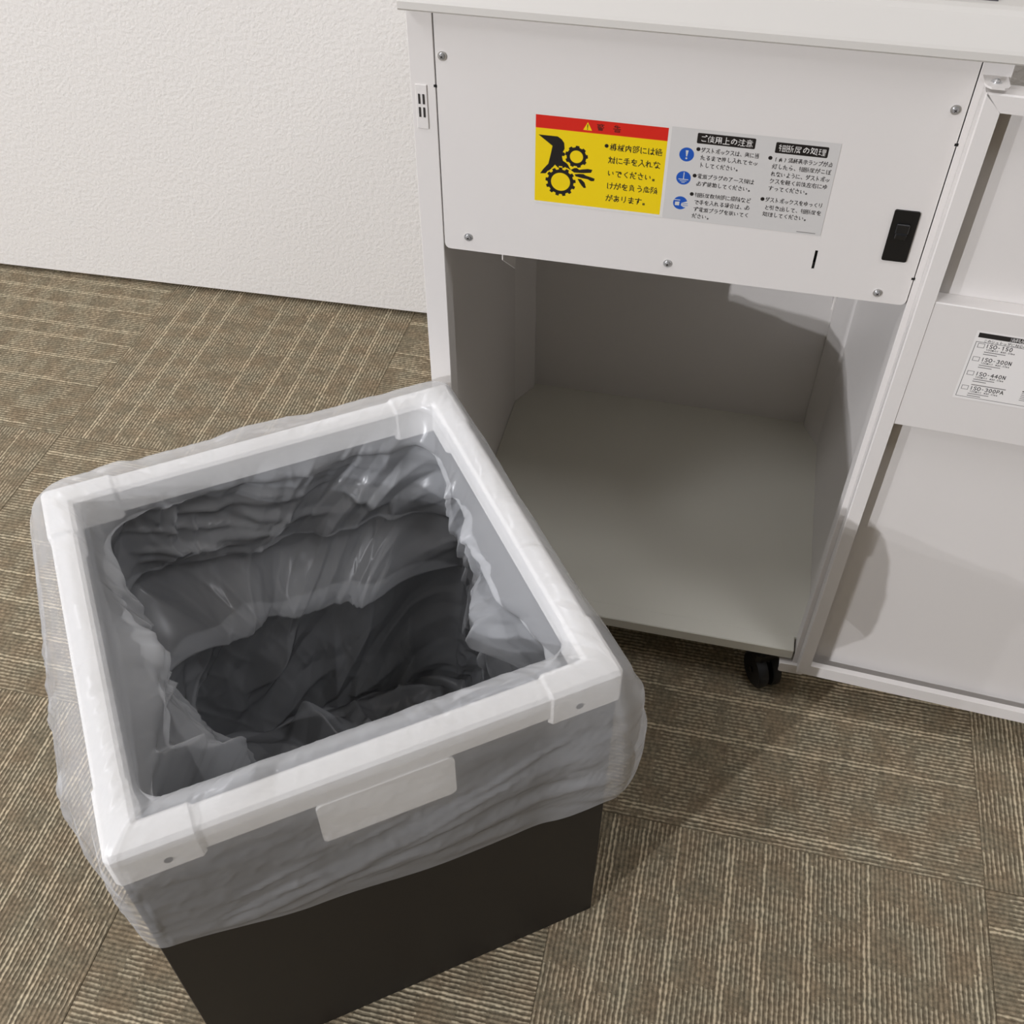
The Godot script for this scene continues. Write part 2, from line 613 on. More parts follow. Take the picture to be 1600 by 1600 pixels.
func screw(parent: Node, at: Vector3, out: Vector3, r: float) -> void:
	var s := begin()
	tube(s, at, at + out * 0.0008, r, r, 20)
	for k in 4:
		var a := float(k) / 4
		var b := float(k + 1) / 4
		tube(s, at + out * (0.0008 + 0.0022 * sin(a * PI / 2)), at + out * (0.0008 + 0.0022 * sin(b * PI / 2)), r * 0.72 * cos(a * PI / 2 * 0.92), r * 0.72 * cos(b * PI / 2 * 0.92), 18, k == 3)
	var o := obj("screw", s, M.chrome, parent)
	s = begin()
	var side := out.cross(Vector3(0.3, 0.5, 0.81)).normalized()
	var up := out.cross(side)
	cbox(s, at + out * 0.00295, Vector3(r * 0.7, r * 0.16, 0.0003), 0.0001, Basis(side, up, out))
	cbox(s, at + out * 0.00295, Vector3(r * 0.16, r * 0.7, 0.0003), 0.0001, Basis(side, up, out))
	if parent.get_parent() == self:
		obj("cross_slot", s, M.dark_metal, o)


func caster() -> Node3D:
	var c := Node3D.new()
	c.name = "caster"
	for k in [-1, 1]:
		var s := begin()
		tube(s, Vector3(k * 0.0035, 0.028, 0.008), Vector3(k * 0.0050, 0.028, 0.008), 0.0265, 0.0280, 28)
		tube(s, Vector3(k * 0.0050, 0.028, 0.008), Vector3(k * 0.0140, 0.028, 0.008), 0.0280, 0.0280, 28)
		tube(s, Vector3(k * 0.0140, 0.028, 0.008), Vector3(k * 0.0170, 0.028, 0.008), 0.0280, 0.0240, 28)
		obj("wheel", s, M.rubber, c)
	var s := begin()
	cbox(s, Vector3(0, 0.0600, 0), Vector3(0.036, 0.022, 0.036), 0.005)
	cbox(s, Vector3(0, 0.040, 0.004), Vector3(0.006, 0.03, 0.03), 0.002)
	tube(s, Vector3(-0.019, 0.028, 0.008), Vector3(0.019, 0.028, 0.008), 0.004, 0.004, 14)
	tube(s, Vector3(0, 0.065, 0), Vector3(0, 0.0901, 0), 0.0055, 0.0055, 14)
	obj("fork", s, M.black_plastic, c)
	return c


func door(o: Node3D) -> void:
	# hinged at the right post and swung right round; x runs away from the hinge, the inside faces the viewer
	var d := Node3D.new()
	d.name = "door"
	o.add_child(d, true)
	d.position = Vector3(0.4615, 0, 0.021)
	d.rotation.y = -0.0515
	d.set_meta("label", "open white steel door with a folded frame, seen from inside")
	var W := 0.478
	var lo := 0.0680
	var hi := 0.8508
	var t := 0.0205
	var fl := 0.0150
	var fb := 0.0205
	var s := begin()
	bx(s, Vector3(0.0012, lo, -t), Vector3(W, hi, -t + 0.0012))
	obj("door_sheet", s, M.steel, d)
	# folded frame: four mitred flanges with an outer edge and a return
	var outer := [Vector2(0, lo), Vector2(W, lo), Vector2(W, hi), Vector2(0, hi)]
	var inner := [Vector2(fl, lo + fb), Vector2(W - fl, lo + fb), Vector2(W - fl, hi - fl), Vector2(fl, hi - fl)]
	for k in 4:
		s = begin()
		var l := (k + 1) % 4
		var g: Vector2 = (outer[l] - outer[k]).normalized() * 0.0002
		var a: Vector2 = outer[k] + g
		var b: Vector2 = outer[l] - g
		var ia: Vector2 = inner[k] + g
		var ib: Vector2 = inner[l] - g
		var e: Vector2 = Vector2(-g.y, g.x).normalized()
		var r := 0.0012
		var P := func(p: Vector2, z: float) -> Vector3: return Vector3(p.x, p.y, z)
		quad(s, P.call(a + e * r, 0), P.call(b + e * r, 0), P.call(ib, 0), P.call(ia, 0), Vector3(0, 0, 1))
		quad(s, P.call(a + e * r, 0), P.call(b + e * r, 0), P.call(b, -r), P.call(a, -r), Vector3(-e.x, -e.y, 1))
		quad(s, P.call(a, -r), P.call(b, -r), P.call(b, -t), P.call(a, -t), Vector3(-e.x, -e.y, 0))
		quad(s, P.call(ia, 0), P.call(ib, 0), P.call(ib, -0.008), P.call(ia, -0.008), Vector3(e.x, e.y, 0))
		# inner face of the folded flange
		quad(s, P.call(a + e * 0.0016, -0.0012), P.call(b + e * 0.0016, -0.0012), P.call(ib - e * 0.0012, -0.0012), P.call(ia - e * 0.0012, -0.0012), Vector3(0, 0, -1))
		obj("door_flange", s, M.steel, d)
	# stiffening box across the middle
	s = begin()
	var y0 := 0.5068
	var y1 := 0.6555
	var q := func(x: float, y: float, z: float) -> Vector3: return Vector3(x, y, z)
	bx(s, Vector3(fl - 0.0004, y0, -t + 0.001), Vector3(W - fl, y1, -0.0008), 0.0010)
	var box := obj("door_pocket", s, M.steel, d)
	s = begin()
	var st := obj("bag_sticker", print_quad(Vector3(0.0595, 0.5530, -0.0005), Vector3(0.1595, 0.5530, -0.0005), Vector3(0.1595, 0.6330, -0.0005), Vector3(0.0595, 0.6330, -0.0005)), sticker_look(), box)
	st.set_meta("label", "white printed sticker listing bag sizes with tick boxes")


# ------------------------------------------------------------------ the dust bin
const BIN_AT := Vector3(-0.0534, 0, 0.3150)
const BIN_TURN := 0.6381
const BX := 0.2203
const BZ := 0.2164


func dust_bin() -> void:
	var o := thing("dust_bin", "dark square dust bin with a white rim frame, pulled out in front of the shredder", "bin", BIN_AT, BIN_TURN)
	var s := begin()
	var w := 0.0042
	var hx := BX - 0.0016
	var hz := BZ - 0.0016
	var top := 0.460
	bx(s, Vector3(-hx, 0.0005, hz - w), Vector3(hx, top, hz), 0.0010)
	bx(s, Vector3(-hx, 0.0005, -hz), Vector3(hx, top, -hz + w), 0.0010)
	bx(s, Vector3(-hx, 0.0005, -hz + w), Vector3(-hx + w, top, hz - w), 0.0008)
	bx(s, Vector3(hx - w, 0.0005, -hz + w), Vector3(hx, top, hz - w), 0.0008)
	bx(s, Vector3(-hx + w, 0.0005, -hz + w), Vector3(hx - w, 0.0050, hz - w), 0.0005)
	obj("box_body", s, M.bin, o)
	# rim frame: four square pipes let into four corner connectors
	for k in 4:
		s = begin()
		var along_x := k % 2 == 0
		var c := Vector3(0, 0.4668, (BZ - 0.0125) * (1 if k == 0 else -1)) if along_x else Vector3((BX - 0.0125) * (1 if k == 1 else -1), 0.4668, 0)
		cbox(s, c, Vector3(2 * BX - 0.12, 0.034, 0.025) if along_x else Vector3(0.025, 0.034, 2 * BZ - 0.12), 0.0032)
		obj("rim_pipe", s, M.rim_plastic, o)
	for k in [[-1, 1], [1, 1], [1, -1], [-1, -1]]:
		s = begin()
		var cx: float = k[0] * (BX - 0.0125)
		var cz: float = k[1] * (BZ - 0.0125)
		cbox(s, Vector3(k[0] * (BX - 0.0345), 0.4642, cz), Vector3(0.0722, 0.0450, 0.0290), 0.0040)
		cbox(s, Vector3(cx, 0.4642, k[1] * (BZ - 0.0345)), Vector3(0.0288, 0.0446, 0.0716), 0.0040)
		var con := obj("corner_connector", s, M.rim_plastic, o)
		s = begin()
		tube(s, Vector3(k[0] * 0.179, 0.459, k[1] * (BZ + 0.0018)), Vector3(k[0] * 0.179, 0.459, k[1] * (BZ + 0.0026)), 0.0034, 0.0034, 16)
		obj("rivet", s, M.dark_metal, con)
	# grip on the front and its twin on the back
	for k in [1, -1]:
		s = begin()
		slab(s, rounded(-0.061, 0.3930, 0.061, 0.4520, 0.006), Vector3(0, 0, (BZ - 0.0030) * k), Vector3.RIGHT, Vector3.UP, Vector3(0, 0, 0.0045 * k))
		obj("grip", s, M.rim_plastic, o)


# ------------------------------------------------------------------ the plastic bag
var ridge := FastNoiseLite.new()
var soft := FastNoiseLite.new()


func lerp_table(t: Array, x: float) -> float:
	if x <= t[0][0]:
		return t[0][1]
	for i in range(1, t.size()):
		if x <= t[i][0]:
			var f: float = (x - t[i - 1][0]) / (t[i][0] - t[i - 1][0])
			f = f * f * (3 - 2 * f)
			return lerpf(t[i - 1][1], t[i][1], f)
	return t[-1][1]


func crease(p: Vector3, f: float) -> float:
	return 1.0 - minf(1.0, absf(ridge.get_noise_3dv(p * f)) * 2.6)


# point i of n round a rectangle with rounded corners, and the way out there
func around(i: int, ns: int, nc: int, hx: float, hz: float, r: float) -> Array:
	var side := i / (ns + nc)
	var k := i % (ns + nc)
	var out := Vector2(0, 1).rotated(-PI / 2 * side)     # front, right, back, left
	var run := Vector2(1, 0).rotated(-PI / 2 * side)
	var hr := hx if side % 2 == 0 else hz
	var ho := hz if side % 2 == 0 else hx
	if k < ns:
		var t := (float(k) / ns * 2 - 1) * (hr - r)
		return [out * ho + run * t, out]
	var a := float(k - ns) / nc * PI / 2
	var dir := out * cos(a) + run * sin(a)
	return [out * (ho - r) + run * (hr - r) + dir * r, dir]


func bump(x: float, c: float, w: float) -> float:
	var d := absf(x - c) / w
	return 0.0 if d >= 1.0 else 0.5 + 0.5 * cos(PI * d)


# folds: straight tent-shaped creases, [u, y, angle, half length, half width, height], by side
var folds := {}


func fold_set(key: String, n: int, u: float, y0: float, y1: float, angle: float, spread: float, len0: float, len1: float, w0: float, w1: float, h0: float, h1: float, r: RandomNumberGenerator) -> void:
	if not folds.has(key):
		folds[key] = []
	for i in n:
		folds[key].append([r.randf_range(-u, u), r.randf_range(y0, y1), angle + r.randf_range(-spread, spread), r.randf_range(len0, len1), r.randf_range(w0, w1), r.randf_range(h0, h1)])


func folded(key: String, u: float, y: float) -> float:
	var w := 0.0
	for f in folds[key]:
		var du: float = u - f[0]
		var dy: float = y - f[1]
		var c := cos(f[2])
		var s := sin(f[2])
		var along: float = absf(du * c + dy * s) / f[3]
		if along >= 1.0:
			continue
		var across: float = absf(dy * c - du * s) / (f[4] * (1.15 - along))
		if across < 1.0:
			w += f[5] * (1.0 - across) * (1.0 - along * along)
	return w


func lattice(i: float, j: float, seed_: float) -> float:
	var v := sin(i * 127.1 + j * 311.7 + seed_ * 74.7) * 43758.5453
	return (v - floor(v)) * 2.0 - 1.0


# flat three-cornered facets, as in crumpled film
func facet(s: float, v: float, cell: float, seed_: float) -> float:
	var j := v / cell
	var i := s / cell + j * 0.5
	var a := floorf(i)
	var b := floorf(j)
	var x := i - a
	var y := j - b
	if x + y < 1.0:
		var h0 := lattice(a, b, seed_)
		return h0 + (lattice(a + 1, b, seed_) - h0) * x + (lattice(a, b + 1, seed_) - h0) * y
	var h1 := lattice(a + 1, b + 1, seed_)
	return h1 + (lattice(a, b + 1, seed_) - h1) * (1.0 - x) + (lattice(a + 1, b, seed_) - h1) * (1.0 - y)


func liner() -> void:
	ridge.noise_type = FastNoiseLite.TYPE_SIMPLEX
	ridge.frequency = 1.0
	ridge.fractal_type = FastNoiseLite.FRACTAL_NONE
	ridge.seed = 21
	soft.noise_type = FastNoiseLite.TYPE_SIMPLEX_SMOOTH
	soft.frequency = 1.0
	soft.fractal_type = FastNoiseLite.FRACTAL_NONE
	soft.seed = 4
	var r := RandomNumberGenerator.new()
	r.seed = 77
	# outside: front, right, back, left
	fold_set("o0", 8, 0.15, 0.31, 0.42, 0.14, 0.12, 0.10, 0.24, 0.010, 0.034, 0.0012, 0.0034, r)
	fold_set("o0", 7, 0.13, 0.34, 0.41, 0.25, 0.2, 0.03, 0.08, 0.003, 0.007, 0.0010, 0.0026, r)
	fold_set("o1", 14, 0.19, 0.30, 0.44, 0.2, 0.5, 0.05, 0.16, 0.006, 0.02, 0.002, 0.006, r)
	fold_set("o2", 14, 0.19, 0.36, 0.46, 0.0, 0.5, 0.05, 0.16, 0.006, 0.02, 0.002, 0.006, r)
	fold_set("o3", 7, 0.15, 0.40, 0.47, 1.45, 0.25, 0.05, 0.10, 0.008, 0.02, 0.001, 0.004, r)
	# inside
	fold_set("i0", 14, 0.15, 0.05, 0.44, 1.3, 0.6, 0.08, 0.2, 0.02, 0.06, 0.008, 0.022, r)
	fold_set("i1", 9, 0.16, 0.30, 0.44, 1.05, 0.4, 0.06, 0.12, 0.010, 0.030, 0.006, 0.016, r)
	fold_set("i1", 7, 0.16, 0.05, 0.28, 1.2, 0.5, 0.08, 0.2, 0.02, 0.06, 0.008, 0.020, r)
	fold_set("i2", 12, 0.17, 0.37, 0.45, -0.20, 0.22, 0.06, 0.14, 0.006, 0.018, 0.003, 0.009, r)
	fold_set("i2", 7, 0.17, 0.36, 0.44, 0.9, 0.5, 0.03, 0.07, 0.006, 0.02, 0.003, 0.009, r)
	fold_set("i2", 8, 0.17, 0.05, 0.18, 0.9, 0.7, 0.06, 0.14, 0.02, 0.05, 0.006, 0.016, r)
	fold_set("i3", 7, 0.16, 0.30, 0.45, 1.2, 0.35, 0.08, 0.16, 0.02, 0.05, 0.008, 0.022, r)
	fold_set("i3", 6, 0.16, 0.38, 0.46, 0.6, 0.3, 0.04, 0.10, 0.008, 0.02, 0.004, 0.010, r)
	fold_set("i3", 8, 0.16, 0.06, 0.24, 1.45, 0.35, 0.10, 0.2, 0.02, 0.06, 0.010, 0.026, r)
	fold_set("g", 22, 0.17, -0.17, 0.17, 0.8, 0.7, 0.08, 0.22, 0.015, 0.05, 0.008, 0.034, r)
	fold_set("g", 16, 0.17, -0.17, 0.17, 0.8, 1.4, 0.04, 0.10, 0.008, 0.02, 0.004, 0.012, r)
	var ns := 150
	var nc := 18
	var n := 4 * (ns + nc)
	var rows := []
	var skirt := 50
	var over := 14
	var inside := 180
	var ground := 60
	for row in skirt + over + inside + ground:
		var line := PackedVector3Array()
		for i in n:
			line.append(film_point(row, i, ns, nc, skirt, over, inside, ground))
		rows.append(line)
	var s := begin()
	s.set_smooth_group(0)
	for line in rows:
		for p in line:
			s.add_vertex(p)
	for a in rows.size() - 1:
		for i in n:
			var j := (i + 1) % n
			for k in [a * n + i, a * n + j, (a + 1) * n + j, a * n + i, (a + 1) * n + j, (a + 1) * n + i]:
				s.add_index(k)
	s.generate_normals()
	var bag := obj("plastic_bag", s, M.film)
	bag.position = BIN_AT
	bag.rotation.y = BIN_TURN
	tag(bag, "translucent crumpled plastic bag lining the dark bin and folded over its white rim", "plastic bag")


# u runs left to right as seen from outside on the front and from inside on the back
func film_point(row: int, i: int, ns: int, nc: int, skirt: int, over: int, inside: int, ground: int) -> Vector3:
	var side := i / (ns + nc)
	var ref := around(i, ns, nc, BX, BZ, 0.02)
	var b: Vector2 = ref[0]
	var o: Vector2 = ref[1]
	var u := b.x if side % 2 == 0 else b.y
	var ends := 1.0 - smoothstep(0.165, 0.212, absf(u))
	var front := maxf(0, o.y)
	var back := maxf(0, -o.y)
	var right := maxf(0, o.x)
	var left := maxf(0, -o.x)
	var tot := front + back + right + left
	if row < skirt:
		var f := float(row) / (skirt - 1)
		var hem := (front * lerp_table([[-0.215, 0.327], [-0.076, 0.298], [0.047, 0.282], [0.15, 0.285], [0.215, 0.312]], b.x) + right * lerp_table([[-0.2, 0.36], [0.14, 0.335], [0.215, 0.316]], b.y) + back * 0.377 + left * lerp_table([[-0.2, 0.390], [0.13, 0.383], [0.175, 0.356], [0.215, 0.327]], b.y)) / tot
		var bulge := (front * lerp_table([[-0.2, 0.0], [0.13, 0.003], [0.215, 0.022]], b.x) + right * lerp_table([[-0.215, 0.001], [-0.1, 0.013], [0.10, 0.020], [0.215, 0.032]], b.y) + back * lerp_table([[0.0, 0.012], [0.2, 0.001]], b.x) + left * lerp_table([[-0.215, 0.026], [-0.1, 0.029], [0.10, 0.034], [0.14, 0.024], [0.19, 0.003]], b.y)) / tot
		var y := lerpf(hem, 0.4815, f)
		var prof: float = left / tot * pow(1.0 - f, 0.6) + (1.0 - left / tot) * sin(PI * pow(1.0 - f, 0.8) * 0.64)
		var r := 0.010 + 0.026 * (1.0 - f) * maxf(right, 0.2) * maxf(front, 0.15)
		var d := 0.0048 + bulge * prof
		var at: Array = around(i, ns, nc, BX + d, BZ + d, r + d)
		var p := Vector3(at[0].x, y, at[0].y)
		var w: float = folded("o%d" % side, u, y) * ends
		w += 0.0022 * maxf(0, soft.get_noise_3d(b.x * 9, y * 20, b.y * 9)) + 0.0006 * crease(Vector3(b.x, y * 2.0 + b.x * 0.4, b.y), 24.0)
		var along := float(i) / (ns + nc) * 0.44
		w += (0.0030 - 0.0014 * front) * (1.0 + facet(along * 0.45, y + 0.10 * along, 0.038, 8.0)) + 0.0009 * facet(along * 0.6, y - 0.15 * along, 0.013, 9.0)
		w *= smoothstep(0.0, 0.10, f) * 0.85 + 0.15
		w *= 1.0 - 0.5 * smoothstep(0.75, 1.0, f)
		w *= 1.0 - 0.9 * smoothstep(0.10, 0.20, b.x) * smoothstep(0.10, 0.20, -b.y)
		return p + Vector3(at[1].x, 0, at[1].y) * w
	row -= skirt
	var puff := 0.005 + 0.012 * maxf(0, soft.get_noise_2d(b.x * 11 + 5, b.y * 11)) + 0.006 * back + 0.004 * front
	if row < over:
		var g := (row + 1.0) / (over + 1.0)
		var d := lerpf(0.0050, -0.0335, g)
		var ang := PI * g
		var y := 0.4820 + sin(ang) * (0.0085 + puff * 0.8) + 0.010 * g
		var at: Array = around(i, ns, nc, BX + d, BZ + d, lerpf(0.012, 0.022, g))
		var p := Vector3(at[0].x, y, at[0].y)
		var along := float(i) / (ns + nc) * 0.44
		var w := 0.0012 * (1.0 + facet(along, g * 0.06, 0.030, 12.0)) + 0.0010 * crease(Vector3(b.x, y, b.y) * Vector3(1, 0.4, 1), 18.0) + 0.0006 * crease(Vector3(b.x, y, b.y), 45.0)
		return p + Vector3(0, w, 0)
	row -= over
	if row < inside:
		var f := (row + 0.0) / (inside - 1)
		var y := lerpf(0.4915, 0.014, pow(f, 0.92))
		var h := y - 0.0075
		# how far the film stands off the wall, side by side
		var off_r := 0.066 * (bump(b.y, 0.06, 0.17) + 0.35 * bump(b.y, -0.12, 0.10)) * lerp_table([[0.0, 0.20], [0.25, 0.15], [0.315, 0.25], [0.345, 0.95], [0.385, 1.0], [0.44, 0.55], [0.484, 0.0]], h)
		var off_l := (0.040 + 0.025 * bump(b.y, 0.05, 0.2)) * lerp_table([[0.0, 0.85], [0.15, 1.0], [0.33, 0.95], [0.42, 0.6], [0.484, 0.0]], h)
		var off_b := lerp_table([[0.0, 0.012], [0.20, 0.010], [0.236, 0.012], [0.246, 0.054], [0.256, 0.054], [0.325, 0.004], [0.340, 0.020], [0.37, 0.022], [0.44, 0.010], [0.484, 0.0]], h + 0.012 * soft.get_noise_2d(b.x * 6, 3.0) + 0.02 * b.x)
		var off_f := 0.030 * lerp_table([[0.0, 0.9], [0.2, 1.0], [0.40, 0.6], [0.484, 0.0]], h)
		var off := (front * off_f + back * off_b + right * off_r + left * off_l) / tot
		var base := lerp_table([[0.0, -0.022], [0.40, -0.013], [0.43, -0.020], [0.45, -0.034], [0.484, -0.0340]], h)
		var r := lerp_table([[0.0, 0.04], [0.22, 0.050], [0.3, 0.046], [0.44, 0.034], [0.484, 0.022]], h)
		var env := smoothstep(0.484, 0.425, h)
		var w: float = folded("i%d" % side, u, y) * ends * env
		var along := fposmod(float(i) / (ns + nc) + 3.5, 4.0) * 0.44 + 0.010 * soft.get_noise_2d(b.x * 5 + 9.0, y * 7)
		var down := y + 0.35 * along + 0.010 * soft.get_noise_2d(b.y * 5 + 2.0, y * 7)
		w += (0.017 * facet(along, down, 0.105, 1.0) + 0.0042 * facet(along * 1.1 + down * 0.4, down, 0.046, 2.0) + 0.0009 * facet(along - down * 0.5, down, 0.019, 3.0)) * env
		w += (0.004 * soft.get_noise_3d(b.x * 5, y * 4 + b.x * 3, b.y * 5) + 0.0012 * crease(Vector3(b.x, y * 0.8 + b.x * 0.5 - b.y * 0.4, b.y), 16.0)) * env
		var d := base - off - w
		d = minf(d, -0.0085 if h < 0.43 else base)
		var at: Array = around(i, ns, nc, BX + d, BZ + d, r)
		return Vector3(at[0].x, y, at[0].y)
	row -= inside
	var f := (row + 1.0) / ground
	var k := 1.0 - f * 0.985
	var off := (front * 0.027 + back * 0.012 + right * 0.010 + left * 0.040) / tot + 0.024
	var at: Array = around(i, ns, nc, (BX - off) * k, (BZ - off) * k, 0.05 * k)
	var q := Vector3(at[0].x, 0, at[0].y)
	var y := 0.0095 + smoothstep(0.0, 0.25, f) * (folded("g", q.x, q.z) + 0.016 * (1.0 + facet(q.x, q.z, 0.085, 5.0)) + 0.006 * facet(q.x + q.z * 0.4, q.z, 0.035, 6.0) + 0.003 * crease(q + Vector3(5, 0, 0), 14.0)) * (1.0 - smoothstep(0.85, 1.0, f))
	return Vector3(at[0].x, y, at[0].y)


# ------------------------------------------------------------------ print: strokes on a ten by ten grid, two digits a point
const GLYPH := {
	"い": "12162837 7386", "で": "1282 8254465989 7385 8294", "く": "71343579", "だ": "0353 3019 4575 466989 7182 8091",
	"さ": "1383 4076 263979", "。": "1737391917", "、": "1739", "け": "111829 4393 707659", "が": "0363675948 302509 8396 7182 8091",
	"を": "1282 40154467 8446385989", "う": "3061 2463857749", "あ": "1282 4048 7448291745758769", "り": "2126 707659",
	"ま": "1282 1585 505839284789", "す": "0292 505636445539", "に": "111829 4282 475898", "は": "111829 4393 707859486799",
	"れ": "2029 033307 2552636898", "な": "0252 3015 6193 646849385799", "ご": "2272 273888 7081 8091", "の": "5237171441838668",
	"た": "0353 3019 4585 466999", "る": "217126548678494768", "し": "30375987", "て": "1282 8254465989", "せ": "0393 7076 303989",
	"ゆ": "12173372847746 505749", "よ": "505839284789 5383", "ら": "4061 332655867849", "き": "1282 1484 3076 273979",
	"こ": "2272 273888", "ぼ": "111829 4282 4585 7278594899 8091", "ど": "3144 8335274989 7081 8091", "ず": "0292 505636445539 7082 8091",
	"っ": "25748659", "と": "3144 8335274989", "み": "216128391797 8479",
	"ダ": "3014 32826629 3466 7081 8091", "ス": "11715519 5599", "ト": "3039 3377", "ボ": "1383 5059 3518 7589 7081 8091",
	"ッ": "1527 4456 847749", "ク": "3014 32826629", "プ": "12826629 8090918180", "ラ": "2171 14846739", "グ": "3014 32826629 7081 8091",
	"ア": "118154 534729", "ー": "1595", "ン": "1233 185783", "シ": "1132 0425 195783", "ュ": "246468 1888", "レ": "303884",
	"セ": "148375 414888",
	"警": "0141 1112 3132 1343 1315 1535 4345 6014 6191 8155 6295 1686 2777 2878 2979 2729 7779", "告": "3012 2282 5055 0595 2787 2729 8789 2989",
	"機": "0343 2029 2308 2446 5042 4253 5345 8072 7283 8375 4696 6049 7079 8669 8588", "械": "0343 2029 2308 2446 4292 7078 7899 8469 9091 5449 6469 4676",
	"内": "1219 1282 8289 505327 5377", "部": "2031 0151 1213 4243 0454 1646 1619 4649 1949 6069 6090 9073 7395 9577",
	"絶": "2002 0233 3305 0545 2529 1618 6042 5181 8163 4494 9496 4696 4449 4999 9998 7476", "対": "2021 0242 4209 1249 5393 8089 8968 6567",
	"手": "7021 1383 0696 5159 5938", "入": "3050 505409 5499", "負": "4012 3161 6143 2373 2327 7377 2575 2777 3719 6789",
	"危": "4012 3161 6143 1393 131609 3565 6567 6747 3538 3888 8886", "険": "0009 0030 3013 1335 3517 7043 7097 6484 5585 5557 8587 5787 6749 6799",
	"使": "3004 1319 3292 4484 4447 8487 4787 6066 6639 4799", "用": "111709 1181 8189 1484 1686 5159", "上": "4049 4484 0999",
	"注": "1132 0424 0927 6071 4292 4585 3999 6269", "意": "4050 1181 3132 6162 0393 2474 2427 7477 2575 2777 0819 2829 2979 5768 8799",
	"奥": "4031 1181 1115 8185 3373 5155 5335 5375 0696 5609 5699", "当": "5053 1023 8073 1484 8489 1989 1686",
	"押": "0232 2028 2819 0634 4181 4146 8186 4384 4686 6069", "電": "2080 0292 0203 9293 5154 2333 6373 2575 2528 7578 2676 2878 5159 5999",
	"源": "1122 0324 0927 3191 3129 6253 4383 4347 8387 4585 4787 6769 5749 7799", "線": "2002 0232 3205 0535 2529 6151 5191 5155 9195 5393 5595 7579 4667 6748 9676 7699",
	"必": "7119 32388887 0508 8496 4052", "接": "0232 2028 2819 0634 6070 4191 5263 8273 3494 544889 8439 3696",
	"地": "0242 2028 0838 349296 6067 41489896", "細": "2002 0232 3205 0535 2529 5191 5159 9199 5595 5999 7179",
	"断": "0009 0949 1444 3038 1122 4132 2416 3446 8061 6166 6659 6494 8489", "屑": "1181 8183 1383 111609 5456 3445 7465 3739 3777 7779 3878",
	"収": "1116 1637 3019 4282 827549 436699", "納": "2002 0232 3205 0535 2529 5259 5292 9299 7074 7457 7487",
	"掃": "0232 2028 2819 0634 4080 8083 4181 4383 3595 9596 4749 4787 8789 6569", "除": "0009 0030 3013 1335 3517 7043 7097 5484 4696 7479 5749 8799",
	"場": "0232 2028 0837 5080 5054 8084 5282 5484 3595 5638 5686 8679 6749 7759", "合": "5004 5094 3464 2676 2629 7679 2979",
	"抜": "0232 2028 2819 0634 4292 6039 5484 8449 5599", "処": "1003 1141 4108 1448 6157 6181 8187 3799", "理": "0131 0434 1118 0838 5191 5155 9195 5393 5595 7179 5797 4999",
	"満": "1122 0324 0927 3191 5053 8083 5383 3595 3539 9599 6368 5758 5888 8788", "杯": "0343 2029 2308 2446 5191 7148 7279 7495",
	"表": "1181 2373 0595 5055 5508 3539 8566 4599", "示": "2171 0393 5359 5938 3507 7597", "点": "5054 5282 2484 2427 8487 2787 1809 3839 5859 7889",
	"灯": "2025 0305 4334 2509 2548 5191 7179 7959", "軽": "0141 2029 0343 0306 4346 0545 0646 0848 5191 9155 5195 7479 5696 4999",
	"前": "2031 7061 0292 1419 1444 4449 1646 1848 6467 8489 8978", "後": "2002 3204 1519 6042 4272 7244 3484 5547 5686 8639 5799",
	"左": "0292 4009 3585 6569 2999", "右": "0292 4007 3585 3539 8589 3989", "引": "0141 4143 0343 0305 0545 4548 4829 7079",
	"出": "5059 1215 1585 8285 0609 0999 9699", "消": "1122 0324 0927 6063 4152 8173 4449 4494 9499 4696 4898", "耗": "0141 2029 0343 0545 2507 2547 8061 5393 5696 71789897",
	"品": "2070 2024 7074 2474 0545 0509 4549 0949 5595 5559 9599 5999", "応": "5051 1191 111709 3538 4449 4989 8987 5465 8497",
	"枚": "0343 2029 2308 2446 6043 5292 8239 5499", "厚": "1191 111609 3373 3336 7376 3575 3676 3777 5759 2898",
	"山": "3539 3777 7579 4246 6266 3565 2429", "(": "625359", ")": "325339",
	"I": "5059", "S": "81603012346587693918", "O": "306093966939060330", "-": "3565", "1": "325059", "5": "80202464866928", "0": "306083866939161330",
	"3": "11508254875918", "N": "19108980", "4": "69600696", "P": "191060826515", "A": "094099 1676", "m": "1913 1434 3439 3454 5459", ".": "4849",
}


func blend(img: Image, x: int, y: int, c: Color, a: float) -> void:
	if a > 0.0 and x >= 0 and y >= 0 and x < img.get_width() and y < img.get_height():
		img.set_pixel(x, y, img.get_pixel(x, y).lerp(c, minf(a, 1.0)))


func line(img: Image, a: Vector2, b: Vector2, w: float, c: Color) -> void:
	var r := w / 2 + 1
	for y in range(int(minf(a.y, b.y) - r), int(maxf(a.y, b.y) + r) + 1):
		for x in range(int(minf(a.x, b.x) - r), int(maxf(a.x, b.x) + r) + 1):
			var p := Vector2(x + 0.5, y + 0.5)
			var d := p.distance_to(Geometry2D.get_closest_point_to_segment(p, a, b))
			blend(img, x, y, c, w / 2 + 0.5 - d)


func fill(img: Image, pts: PackedVector2Array, c: Color) -> void:
	var lo := pts[0]
	var hi := pts[0]
	for p in pts:
		lo = lo.min(p)
		hi = hi.max(p)
	for y in range(int(lo.y), int(hi.y) + 1):
		for x in range(int(lo.x), int(hi.x) + 1):
			var k := 0.0
			for e in [[0.25, 0.25], [0.75, 0.25], [0.25, 0.75], [0.75, 0.75]]:
				if Geometry2D.is_point_in_polygon(Vector2(x + e[0], y + e[1]), pts):
					k += 0.25
			blend(img, x, y, c, k)


func disc(img: Image, at: Vector2, r: float, c: Color) -> void:
	line(img, at, at, r * 2, c)


